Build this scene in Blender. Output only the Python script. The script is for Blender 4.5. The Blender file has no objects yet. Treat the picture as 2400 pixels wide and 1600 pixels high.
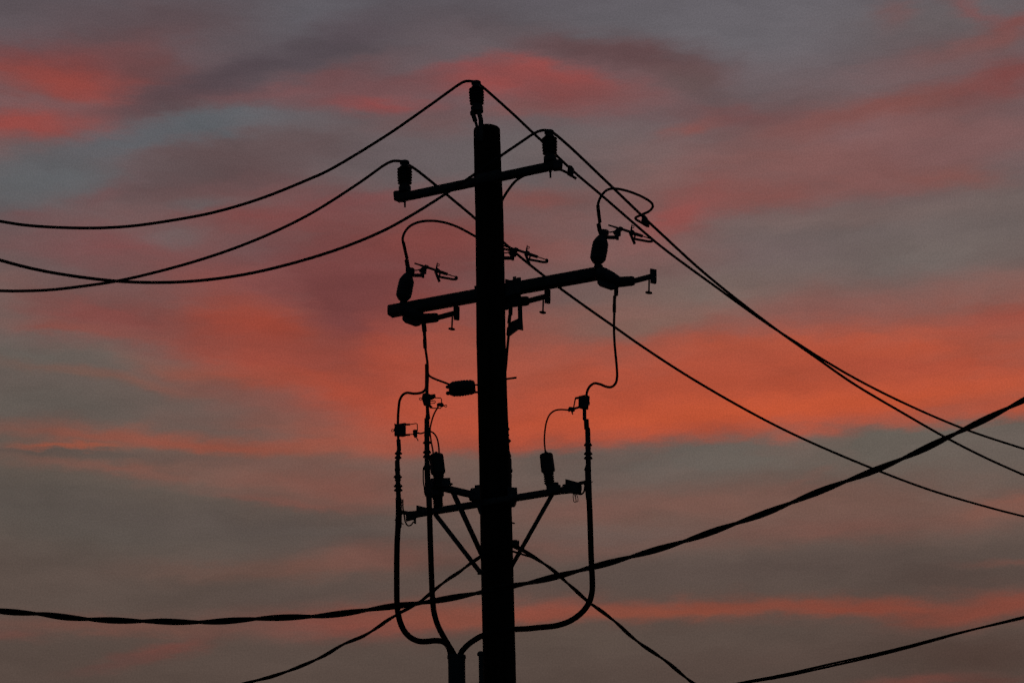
import bpy, bmesh, math, random
from mathutils import Vector, Matrix
random.seed(7)
scene = bpy.context.scene
R = math.radians

# ------------------------------------------------------------------ camera
PITCH, ROLL, LENS = 19.0, 1.27, 85.0
CAM = Vector((0.0, 0.0, 1.65))
cam_data = bpy.data.cameras.new('camera')
cam = bpy.data.objects.new('camera', cam_data)
scene.collection.objects.link(cam)
cam_data.lens = LENS
cam_data.sensor_width = 36.0
cam_data.sensor_fit = 'HORIZONTAL'
cam_data.clip_start = 0.1
cam_data.clip_end = 20000.0
MC = (Matrix.Rotation(R(90 + PITCH), 3, 'X') @ Matrix.Rotation(R(-ROLL), 3, 'Z'))
cam.matrix_world = Matrix.Translation(CAM) @ MC.to_4x4()
scene.camera = cam
FPX = 2400 * LENS / 36.0
FWD = MC @ Vector((0, 0, -1))

def ray(x, y):                       # direction of a picture point (2400 x 1600 grid)
    return (MC @ Vector(((x - 1200) / FPX, -(y - 800) / FPX, -1))).normalized()
def W(x, y, Y):                      # point at world depth Y
    d = ray(x, y)
    return CAM + d * ((Y - CAM.y) / d.y)
def Wz(x, y, z):                     # point at world height z
    d = ray(x, y)
    return CAM + d * ((z - CAM.z) / d.z)
def mpp(P):                          # metres per picture unit at P
    return (P - CAM).dot(FWD) / FPX

# ------------------------------------------------------------------ exposure
scene.view_settings.view_transform = 'Standard'
scene.view_settings.look = 'None'
scene.view_settings.exposure = 0.0
scene.view_settings.gamma = 1.0
scene.view_settings.use_curve_mapping = False
scene.cycles.max_bounces = 2
scene.cycles.use_adaptive_sampling = True
scene.cycles.adaptive_threshold = 0.03
scene.cycles.adaptive_min_samples = 12
scene.cycles.use_denoising = False

# ------------------------------------------------------------------ sky
def lin(c):
    return [((v / 255) / 12.92 if v / 255 <= 0.04045 else ((v / 255 + 0.055) / 1.055) ** 2.4) for v in c]
def azel(x, y):
    d = ray(x, y)
    return math.degrees(math.atan2(d.x, d.y)), math.degrees(math.asin(d.z))
CE = math.cos(R(PITCH))
def uv(x, y):                        # sky coordinates in degrees (azimuth shrunk to the true arc)
    a, e = azel(x, y)
    return a * CE, e
DPP = math.degrees(1 / FPX)

world = bpy.data.worlds.new('World')
scene.world = world
world.use_nodes = True
nt = world.node_tree
nt.nodes.clear()
def N(t, **k):
    n = nt.nodes.new(t)
    for a, v in k.items():
        setattr(n, a, v)
    return n
L = nt.links.new
def math_n(op, a, b=None, c=None):
    n = N('ShaderNodeMath', operation=op)
    for i, v in enumerate((a, b, c)):
        if v is None: continue
        if isinstance(v, (int, float)): n.inputs[i].default_value = v
        else: L(v, n.inputs[i])
    return n.outputs[0]
def vec_n(op, a, b=None):
    n = N('ShaderNodeVectorMath', operation=op)
    for i, v in enumerate((a, b)):
        if v is None: continue
        if isinstance(v, (tuple, list)): n.inputs[i].default_value = v
        else: L(v, n.inputs[i])
    return n.outputs['Value'] if op in ('DOT_PRODUCT', 'LENGTH') else n.outputs['Vector']
def map_range(v, a, b, c, d, kind='SMOOTHSTEP'):
    n = N('ShaderNodeMapRange', interpolation_type=kind)
    L(v, n.inputs[0])
    for i, x in enumerate((a, b, c, d)): n.inputs[i + 1].default_value = x
    return n.outputs[0]
tc = N('ShaderNodeTexCoord')
dirv = vec_n('NORMALIZE', tc.outputs['Generated'])
sep = N('ShaderNodeSeparateXYZ'); L(dirv, sep.inputs[0])
az = math_n('MULTIPLY', math_n('ARCTAN2', sep.outputs[0], sep.outputs[1]), math.degrees(1) * CE)
el = math_n('MULTIPLY', math_n('ARCSINE', sep.outputs[2]), math.degrees(1))
comb = N('ShaderNodeCombineXYZ'); L(az, comb.inputs[0]); L(el, comb.inputs[1])
sky0 = comb.outputs[0]
def noise(vec, scale, detail, stretch=(1, 1, 1), rot=0, dim='2D', rough=0.55):
    m = N('ShaderNodeMapping')
    m.inputs['Scale'].default_value = stretch
    m.inputs['Rotation'].default_value = (0, 0, R(rot))
    L(vec, m.inputs[0])
    n = N('ShaderNodeTexNoise', noise_dimensions=dim)
    n.inputs['Scale'].default_value = scale
    n.inputs['Detail'].default_value = detail
    n.inputs['Roughness'].default_value = rough
    L(m.outputs[0], n.inputs['Vector'])
    return n
def warp(vec, nz, amp):
    d = vec_n('SUBTRACT', nz.outputs['Color'], (0.5, 0.5, 0.5))
    d = vec_n('MULTIPLY', d, amp)
    return vec_n('ADD', vec, d)
w1 = noise(sky0, 0.42, 3.0, (0.45, 1, 1), -8)
sky1 = warp(sky0, w1, (1.1, 0.55, 0))
w2 = noise(sky0, 1.5, 4.0, (0.35, 1, 1), -10)
skyv = warp(sky1, w2, (0.85, 0.34, 0))

# clear-sky colour by height
ramp = N('ShaderNodeValToRGB')
L(map_range(el, -4, 44, 0, 1, 'LINEAR'), ramp.inputs[0])
stops = [(-4, (30, 24, 22)), (1, (62, 48, 42)), (6, (72, 56, 49)), (azel(1200, 1600)[1], (85, 71, 64)), (azel(1200, 1300)[1], (92, 79, 72)),
         (azel(1200, 1060)[1], (98, 88, 80)), (azel(1200, 800)[1], (105, 92, 87)), (azel(1200, 420)[1], (101, 95, 96)),
         (azel(1200, 0)[1], (93, 88, 94)), (34, (88, 86, 96)), (44, (74, 76, 90))]
els = ramp.color_ramp.elements
while len(els) < len(stops): els.new(0.5)
for e, (p, c) in zip(els, stops):
    e.position = (p + 4) / 48
    e.color = lin(c) + [1]
col = ramp.outputs['Color']

# cloud banks: (x, y, half length, half height up, half height down, tilt, colour, density), far ones first
CL = [
 # upper left
 (250, 50, 420, 130, 130, 0, (89, 79, 83), .55), (760, 30, 200, 45, 40, 15, (97, 95, 101), .7),
 (1700, 90, 330, 110, 110, 0, (105, 102, 107), .75), (2250, 50, 200, 70, 70, 0, (106, 98, 98), .5),
 (350, 110, 150, 60, 60, 12, (106, 73, 73), .6), (120, 150, 260, 40, 40, -4, (120, 71, 71), .7),
 (250, 150, 170, 55, 40, 10, (121, 70, 69), .6), (350, 190, 70, 40, 40, 30, (103, 70, 70), .5),
 (165, 192, 220, 28, 38, -5, (146, 70, 63), .75), (215, 226, 110, 26, 24, -14, (154, 70, 61), .6),
 (30, 205, 90, 30, 30, 0, (128, 77, 74), .4), (60, 248, 150, 16, 14, -3, (116, 90, 91), .75),
 (85, 294, 180, 30, 36, 2, (151, 73, 67), .9), (10, 360, 60, 26, 26, 10, (124, 82, 79), .6),
 (340, 258, 140, 34, 36, 16, (90, 69, 71), .75), (520, 190, 170, 40, 42, 23, (83, 71, 77), .85),
 (770, 105, 170, 36, 38, 22, (84, 75, 81), .65), (1000, 70, 190, 50, 45, 14, (88, 78, 82), .6),
 (480, 100, 170, 34, 34, 22, (91, 86, 91), .5),
 (110, 425, 210, 70, 62, 12, (95, 97, 99), .95), (370, 325, 190, 36, 36, 17, (97, 98, 102), .9),
 (600, 277, 120, 22, 24, 3, (100, 98, 102), .85),
 (640, 225, 170, 22, 22, 10, (115, 73, 74), .65), (760, 185, 120, 26, 26, 16, (112, 73, 74), .6),
 (740, 235, 160, 26, 26, 2, (118, 76, 77), .55),
 (470, 395, 150, 55, 55, 14, (91, 76, 77), .7), (690, 335, 130, 34, 34, 4, (96, 79, 80), .6),
 (270, 448, 75, 20, 20, 30, (122, 77, 77), .7), (60, 507, 60, 14, 12, 2, (116, 76, 76), .6),
 (480, 478, 90, 22, 24, 8, (98, 95, 96), .6), (600, 430, 120, 30, 30, 8, (98, 84, 86), .4),
 # left middle
 (200, 590, 260, 60, 55, -2, (113, 79, 79), .75), (310, 570, 110, 24, 24, 5, (118, 72, 73), .6),
 (410, 545, 70, 22, 26, 5, (101, 95, 96), .7), (150, 627, 75, 14, 14, -3, (108, 95, 94), .6), (20, 650, 60, 18, 18, 0, (122, 88, 84), .5),
 (230, 735, 230, 42, 40, -3, (128, 75, 70), .85), (190, 772, 170, 14, 13, -3, (138, 76, 66), .6),
 (0, 720, 70, 60, 60, 0, (106, 95, 90), .4),
 (790, 650, 460, 140, 220, -20, (123, 71, 69), .95), (560, 640, 150, 40, 40, 5, (128, 82, 80), .4),
 (600, 580, 90, 22, 26, 5, (104, 84, 86), .5),
 (860, 470, 150, 26, 30, 4, (126, 69, 69), .6), (1030, 440, 90, 22, 22, 8, (112, 90, 90), .6),
 (610, 765, 120, 52, 60, -25, (154, 72, 57), .9), (560, 820, 130, 50, 50, -10, (146, 73, 61), .6),
 (820, 700, 130, 110, 70, -40, (111, 63, 62), .75), (950, 610, 150, 60, 50, 0, (121, 68, 66), .6),
 (500, 872, 190, 20, 24, -6, (150, 79, 62), .75), (740, 895, 190, 26, 34, -14, (176, 76, 55), .85),
 (960, 890, 150, 70, 60, -20, (170, 76, 57), .75), (1060, 960, 190, 60, 50, -4, (182, 78, 56), .9),
 (1060, 790, 110, 60, 60, -20, (150, 72, 58), .6), (1050, 560, 120, 46, 46, 0, (131, 72, 67), .6),
 (110, 838, 230, 26, 30, 0, (99, 93, 87), .9), (190, 876, 170, 11, 11, -5, (120, 89, 78), .65),
 (350, 897, 130, 10, 10, -8, (132, 86, 74), .5), (130, 955, 260, 40, 44, 0, (95, 88, 82), .95),
 (470, 975, 200, 22, 24, -5, (99, 88, 82), .8), (640, 1003, 130, 12, 14, -2, (100, 86, 80), .75),
 (600, 930, 150, 26, 30, -6, (126, 82, 74), .5),
 (430, 1038, 300, 22, 14, -2, (138, 81, 67), .8), (150, 1050, 90, 8, 8, 3, (166, 84, 60), .8),
 (800, 1030, 230, 32, 26, 0, (156, 80, 62), .8), (270, 1016, 60, 12, 10, 20, (136, 82, 68), .4),
 (260, 1073, 330, 9, 9, -2, (92, 84, 78), .9), (560, 1083, 160, 8, 8, -2, (100, 84, 78), .5),
 (260, 1102, 190, 13, 13, -4, (124, 85, 74), .75), (640, 1125, 260, 28, 28, -5, (120, 84, 74), .75),
 (830, 1150, 180, 40, 30, -4, (126, 83, 73), .7), (700, 1180, 180, 9, 9, -5, (128, 80, 70), .5),
 (120, 1180, 340, 40, 70, -8, (88, 81, 75), .9), (560, 1232, 420, 34, 40, -4, (89, 79, 74), .85),
 (1000, 1225, 200, 22, 24, 0, (96, 82, 76), .6),
 # lower left
 (720, 1325, 260, 22, 22, 4, (108, 77, 67), .75), (920, 1310, 160, 26, 26, 2, (117, 79, 70), .6), (1330, 1295, 150, 24, 24, 0, (124, 80, 70), .5),
 (300, 1475, 330, 20, 15, 0, (106, 75, 66), .85), (30, 1492, 60, 10, 10, 0, (110, 72, 64), .6),
 (850, 1462, 180, 34, 26, 2, (124, 73, 64), .85), (1090, 1440, 200, 38, 24, 2, (134, 73, 58), .9),
 (1290, 1436, 120, 28, 20, 0, (144, 73, 58), .75), (1500, 1432, 130, 16, 16, 0, (126, 74, 62), .7),
 (390, 1528, 90, 14, 16, 14, (112, 69, 61), .9), (290, 1553, 90, 10, 10, 12, (96, 70, 64), .7),
 (820, 1390, 320, 26, 26, 2, (88, 75, 69), .6),
 # right: the burning band
 (1500, 930, 470, 120, 100, 4, (168, 80, 61), .95), (2060, 880, 480, 130, 110, 4, (172, 81, 61), .97),
 (1230, 860, 130, 70, 60, -10, (160, 80, 62), .6), (1310, 770, 170, 34, 34, 10, (146, 82, 70), .5),
 (1400, 975, 330, 40, 40, 2, (184, 80, 56), .8), (1870, 955, 420, 28, 28, 2, (191, 84, 54), .9), (2310, 975, 160, 24, 22, 5, (186, 82, 56), .75),
 (1760, 808, 220, 22, 18, 2, (178, 84, 61), .6), (2150, 800, 200, 26, 22, 6, (178, 82, 58), .6),
 (2210, 835, 170, 14, 14, 6, (156, 82, 65), .55), (2090, 855, 120, 14, 14, 0, (168, 74, 58), .5),
 (1950, 715, 240, 40, 34, 3, (136, 89, 82), .7), (2330, 690, 160, 34, 34, 0, (132, 90, 82), .6),
 (2370, 745, 120, 26, 30, 0, (156, 78, 66), .6),
 (1750, 925, 560, 80, 70, 2.5, (178, 79, 54), .5), (1870, 955, 420, 26, 26, 2, (190, 83, 52), .6),
 (1640, 690, 180, 70, 46, 4, (116, 98, 91), .8), (1500, 770, 130, 20, 20, 6, (122, 98, 88), .7), (1420, 740, 120, 30, 34, 6, (126, 94, 86), .6),
 (2170, 600, 320, 70, 60, 0, (111, 100, 96), .85), (1800, 590, 200, 40, 40, 4, (114, 98, 97), .7),
 (1560, 600, 120, 50, 50, 10, (128, 92, 88), .5),
 (1270, 1072, 200, 17, 50, 3, (104, 90, 83), .95), (1640, 1058, 350, 19, 74, 2.5, (100, 91, 85), .97), (2150, 1022, 400, 19, 88, 2.5, (103, 95, 87), .97),
 (2400, 1030, 160, 30, 60, 0, (103, 93, 86), .9), (1100, 1075, 90, 14, 20, 2, (112, 90, 81), .7),
 # top centre
 (1160, 185, 180, 38, 44, 2, (136, 73, 72), .85), (900, 195, 120, 26, 26, 6, (118, 74, 75), .7), (1310, 190, 190, 50, 60, -6, (134, 73, 71), .85),
 (1320, 165, 130, 14, 18, -14, (152, 73, 69), .6), (1080, 158, 60, 14, 14, 0, (140, 70, 70), .5), (1170, 200, 60, 18, 18, 0, (150, 75, 72), .5),
 (900, 247, 90, 16, 18, -4, (138, 73, 72), .75), (1240, 260, 120, 20, 20, 4, (124, 79, 77), .6),
 (1400, 112, 200, 26, 26, -8, (98, 77, 79), .85), (1570, 150, 130, 34, 36, -12, (105, 78, 79), .85), (1060, 125, 150, 22, 22, 16, (97, 92, 96), .6),
 (1500, 215, 130, 36, 36, -8, (118, 83, 83), .5), (1000, 300, 130, 24, 24, 2, (120, 83, 82), .5),
 (1290, 345, 150, 40, 44, 4, (107, 98, 98), .75), (930, 370, 150, 36, 36, 6, (104, 90, 92), .6), (1500, 420, 110, 60, 60, 0, (117, 99, 96), .6),
 (1230, 472, 120, 26, 28, 4, (124, 76, 72), .75), (1330, 520, 110, 34, 34, 0, (130, 86, 82), .5), (1280, 590, 120, 40, 46, 0, (136, 80, 74), .55),
 # upper right
 (2080, 330, 420, 130, 90, 6, (123, 84, 82), .75), (1740, 268, 120, 24, 26, -6, (116, 77, 77), .8), (1630, 190, 80, 34, 30, -20, (100, 81, 81), .75),
 (2040, 262, 120, 20, 24, 10, (126, 74, 69), .65), (1900, 300, 130, 18, 20, 10, (120, 78, 76), .45), (2170, 235, 150, 16, 16, 10, (129, 78, 71), .55),
 (2330, 195, 130, 30, 32, 10, (126, 67, 64), .75), (2380, 60, 70, 20, 26, 24, (130, 69, 63), .75), (2260, 125, 170, 26, 26, 10, (125, 84, 82), .5),
 (2300, 105, 120, 20, 20, 12, (130, 80, 74), .2), (2095, 30, 34, 30, 34, -45, (116, 82, 81), .45), (2290, 30, 80, 16, 18, -25, (124, 82, 82), .65),
 (2390, 250, 70, 20, 22, 10, (115, 94, 96), .6),
 (1990, 325, 70, 24, 24, 20, (118, 98, 102), .55), (1840, 385, 300, 60, 60, 3, (130, 88, 84), .75), (2200, 330, 220, 50, 50, 4, (123, 88, 87), .7),
 (1810, 450, 270, 24, 26, 2, (133, 82, 77), .75), (2240, 410, 130, 20, 24, -12, (130, 82, 76), .55), (1620, 292, 56, 16, 16, 14, (134, 78, 72), .65),
 (1570, 515, 110, 34, 40, 22, (142, 79, 75), .85), (1480, 350, 120, 36, 40, 0, (120, 97, 96), .5),
 (2340, 490, 180, 40, 34, 0, (111, 98, 95), .85), (2000, 500, 240, 22, 24, 2, (117, 97, 93), .6),
 # lower right
 (1680, 1180, 320, 34, 50, 4, (121, 87, 77), .85), (2060, 1170, 300, 34, 60, -2, (119, 88, 78), .7), (1880, 1120, 50, 10, 10, 30, (124, 90, 80), .5),
 (1930, 1245, 340, 26, 24, 2, (113, 79, 70), .8), (2370, 1182, 110, 14, 20, 4, (126, 84, 72), .75),
 (1350, 1200, 140, 30, 30, 4, (120, 85, 76), .6), (1430, 1260, 150, 20, 22, 4, (102, 86, 80), .5),
 (1780, 1335, 460, 36, 36, 1, (90, 76, 70), .9), (2280, 1345, 150, 26, 30, 0, (86, 70, 64), .7),
 (2380, 1311, 80, 7, 7, 0, (116, 76, 66), .6),
 (1650, 1434, 250, 18, 18, 1, (134, 74, 58), .85), (1990, 1428, 250, 20, 16, -2, (131, 70, 56), .9), (2330, 1425, 150, 30, 24, 6, (127, 68, 55), .9),
 (1830, 1462, 150, 10, 9, -3, (88, 72, 65), .6), (1980, 1530, 420, 36, 40, 4, (86, 70, 63), .6), (2330, 1530, 160, 40, 40, 0, (80, 62, 55), .7),
 (2150, 1597, 90, 12, 12, 4, (116, 70, 61), .85), (2330, 1590, 100, 12, 12, 0, (92, 60, 53), .6),
 (1330, 1500, 160, 26, 30, 0, (90, 76, 68), .6),
 # nearer scraps of cloud over the rest
 (480, 400, 150, 45, 50, 12, (91, 76, 77), .65), (690, 345, 110, 28, 30, 4, (97, 80, 81), .5), (390, 318, 190, 22, 20, 17, (96, 97, 101), .75), (600, 278, 120, 16, 18, 3, (101, 99, 103), .7),
 (480, 482, 80, 16, 16, 8, (99, 95, 96), .6), (410, 552, 50, 14, 20, 0, (101, 96, 96), .5),
 (400, 248, 90, 30, 26, 22, (88, 70, 73), .5), (540, 182, 120, 28, 28, 22, (81, 69, 74), .55), (790, 98, 140, 28, 28, 18, (81, 71, 77), .55),
 (330, 150, 60, 40, 40, 30, (106, 69, 69), .55), (300, 40, 260, 40, 40, 0, (91, 78, 82), .55),
 (120, 430, 210, 50, 50, 13, (90, 95, 98), .65), (400, 312, 190, 24, 22, 17, (92, 97, 102), .7),
 (240, 800, 40, 8, 8, 0, (120, 82, 76), .3), (450, 1042, 270, 14, 11, -1, (146, 80, 64), .6), (560, 1008, 190, 13, 14, -2, (99, 88, 82), .6),
 (940, 650, 180, 110, 70, 0, (115, 64, 63), .45), (1000, 560, 150, 40, 40, 0, (130, 70, 66), .6), (980, 860, 160, 50, 50, -16, (168, 75, 56), .6),
 (110, 296, 150, 22, 26, 2, (148, 72, 66), .35),
 (1430, 120, 150, 20, 18, -6, (96, 71, 73), .7),
 (650, 815, 160, 48, 46, -14, (147, 70, 58), .7), (622, 762, 70, 34, 36, -10, (158, 72, 57), .7), (790, 745, 60, 60, 46, -30, (112, 63, 62), .6), (650, 880, 90, 18, 18, -8, (146, 76, 62), .5),
]
w3 = noise(sky0, 4.5, 5.0, (0.28, 1, 1), -10, rough=0.65)
skyv = warp(skyv, w3, (0.8, 0.30, 0))
away = vec_n('LENGTH', vec_n('MULTIPLY', vec_n('SUBTRACT', sky0, (0, 19, 0)), (1 / 14, 1 / 10, 0)))
far_cl = noise(skyv, 0.16, 5.0, (0.5, 1, 1), -8, rough=0.6)
ff = math_n('MULTIPLY', map_range(far_cl.outputs['Fac'], 0.47, 0.68, 0, 0.8), map_range(away, 1.15, 1.8, 0, 1))
mx = N('ShaderNodeMix', data_type='RGBA')
L(ff, mx.inputs[0]); L(col, mx.inputs[6]); mx.inputs[7].default_value = lin((142, 77, 68)) + [1]
col = mx.outputs[2]
streak = noise(skyv, 1.15, 8.0, (0.22, 1, 1), -8, rough=0.6)
dens = map_range(streak.outputs['Fac'], 0.28, 0.62, 0.80, 1.28, 'LINEAR')
for i, (x, y, sx, su, sd, t, c, a) in enumerate(CL):
    u, v = uv(x, y)
    va = N('ShaderNodeVectorMath', operation='MULTIPLY_ADD')      # keeps the banks evaluated one after another
    L(col, va.inputs[0]); va.inputs[1].default_value = (1e-7, 1e-7, 0); L(skyv, va.inputs[2])
    m = N('ShaderNodeMapping', vector_type='TEXTURE')
    m.inputs['Location'].default_value = (u, v, 0)
    m.inputs['Rotation'].default_value = (0, 0, R(t + ROLL * 0 - ROLL))
    k = 1.12
    if su == sd:
        m.inputs['Scale'].default_value = (sx * DPP * k, su * DPP * k, 1)
        L(va.outputs[0], m.inputs[0]); q = m.outputs[0]
    else:
        m.inputs['Scale'].default_value = (sx * DPP * k, DPP * k, 1)
        L(va.outputs[0], m.inputs[0])
        q = vec_n('MAXIMUM', vec_n('MULTIPLY', m.outputs[0], (1, 1 / su, 0)), vec_n('MULTIPLY', m.outputs[0], (-1, -1 / sd, 0)))
    r2 = vec_n('DOT_PRODUCT', q, q)
    g = math_n('POWER', 0.42, r2)
    f = math_n('MULTIPLY', math_n('MULTIPLY', g, a), dens)
    mx = N('ShaderNodeMix', data_type='RGBA', clamp_factor=True)
    L(f, mx.inputs[0]); L(col, mx.inputs[6]); mx.inputs[7].default_value = lin(c) + [1]
    col = mx.outputs[2]
# soft unevenness of the thin cloud
veil = noise(skyv, 0.9, 6.0, (0.3, 1, 1), -6, rough=0.62)
fine = noise(sky0, 26.0, 2.0, (1, 1, 1), 0, rough=0.8)
lum = math_n('MULTIPLY', map_range(veil.outputs['Fac'], 0.25, 0.75, 0.88, 1.12, 'LINEAR'), map_range(fine.outputs['Fac'], 0.25, 0.75, 0.88, 1.12, 'LINEAR'))
sc1 = N('ShaderNodeVectorMath', operation='SCALE'); L(col, sc1.inputs[0]); L(lum, sc1.inputs['Scale'])
# the glow lies round the sunset; the sky behind the viewer is deep dusk
front = math_n('MULTIPLY', map_range(sep.outputs[1], 0.35, 0.86, 0, 1), map_range(el, 27, 52, 1, 0))
mx = N('ShaderNodeMix', data_type='RGBA')
L(front, mx.inputs[0]); mx.inputs[6].default_value = (0.008, 0.013, 0.018, 1); L(sc1.outputs[0], mx.inputs[7])
bg1 = N('ShaderNodeBackground'); L(mx.outputs[2], bg1.inputs[0]); bg1.inputs[1].default_value = 1.0
nish = N('ShaderNodeTexSky', sky_type='NISHITA')
nish.sun_disc = False
SUN_EL, SUN_AZ = -7.0, 12.0
nish.sun_elevation = R(SUN_EL)
nish.sun_rotation = R(SUN_AZ)
bg2 = N('ShaderNodeBackground'); L(nish.outputs[0], bg2.inputs[0]); bg2.inputs[1].default_value = 0.05
add = N('ShaderNodeAddShader'); L(bg1.outputs[0], add.inputs[0]); L(bg2.outputs[0], add.inputs[1])
out = N('ShaderNodeOutputWorld'); L(add.outputs[0], out.inputs[0])
world.cycles.sampling_method = 'MANUAL'
world.cycles.sample_map_resolution = 256

# the last light comes from low behind the pole
sd_ = bpy.data.lights.new('afterglow_sun', 'SUN')
sd_.energy = 0.03
sd_.angle = R(12)
sd_.color = (1.0, 0.55, 0.4)
so = bpy.data.objects.new('afterglow_sun', sd_)
scene.collection.objects.link(so)
to_sun = Vector((math.sin(R(SUN_AZ)) * math.cos(R(2)), math.cos(R(SUN_AZ)) * math.cos(R(2)), math.sin(R(2))))
so.rotation_euler = to_sun.to_track_quat('Z', 'Y').to_euler()

# ------------------------------------------------------------------ materials
def mat(name, c1, c2, rough, scale, metal=0.0, bump=0.0, stretch=(1, 1, 1), spec=0.3):
    m = bpy.data.materials.new(name); m.use_nodes = True
    t = m.node_tree; b = t.nodes['Principled BSDF']
    co = t.nodes.new('ShaderNodeTexCoord'); mp = t.nodes.new('ShaderNodeMapping'); mp.inputs['Scale'].default_value = stretch
    nz = t.nodes.new('ShaderNodeTexNoise'); nz.inputs['Scale'].default_value = scale; nz.inputs['Detail'].default_value = 5
    rp = t.nodes.new('ShaderNodeValToRGB')
    rp.color_ramp.elements[0].position = 0.3; rp.color_ramp.elements[0].color = (*c1, 1)
    rp.color_ramp.elements[1].position = 0.7; rp.color_ramp.elements[1].color = (*c2, 1)
    t.links.new(co.outputs['Object'], mp.inputs[0]); t.links.new(mp.outputs[0], nz.inputs['Vector'])
    t.links.new(nz.outputs['Fac'], rp.inputs[0]); t.links.new(rp.outputs[0], b.inputs['Base Color'])
    b.inputs['Roughness'].default_value = rough; b.inputs['Metallic'].default_value = metal
    b.inputs['Specular IOR Level'].default_value = spec
    if bump:
        bp = t.nodes.new('ShaderNodeBump'); bp.inputs['Strength'].default_value = bump; bp.inputs['Distance'].default_value = 0.01
        t.links.new(nz.outputs['Fac'], bp.inputs['Height']); t.links.new(bp.outputs[0], b.inputs['Normal'])
    return m
WOOD = mat('creosoted_wood', (.012, .009, .007), (.05, .038, .028), .95, 14, bump=.6, stretch=(1, 1, .06), spec=.1)
ARM = mat('grey_fibreglass', (.06, .062, .06), (.11, .112, .108), .7, 9, spec=.2)
STEEL = mat('galvanised_steel', (.06, .065, .07), (.13, .135, .14), .65, 30, spec=.25)
PORC = mat('grey_porcelain', (.05, .055, .06), (.09, .095, .1), .5, 12, spec=.3)
POLY = mat('grey_polymer', (.05, .055, .06), (.08, .085, .09), .7, 18, spec=.2)
RUBBER = mat('black_rubber', (.012, .012, .013), (.025, .025, .026), .8, 25, spec=.15)
WIRE = mat('weathered_conductor', (.02, .02, .02), (.05, .05, .05), .75, 60, spec=.15)
PIPE = mat('grey_conduit', (.07, .08, .085), (.11, .12, .125), .7, 6, spec=.2)
SOIL = mat('dry_ground', (.03, .028, .022), (.08, .07, .055), .95, .6, bump=.3, spec=.1)

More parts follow.
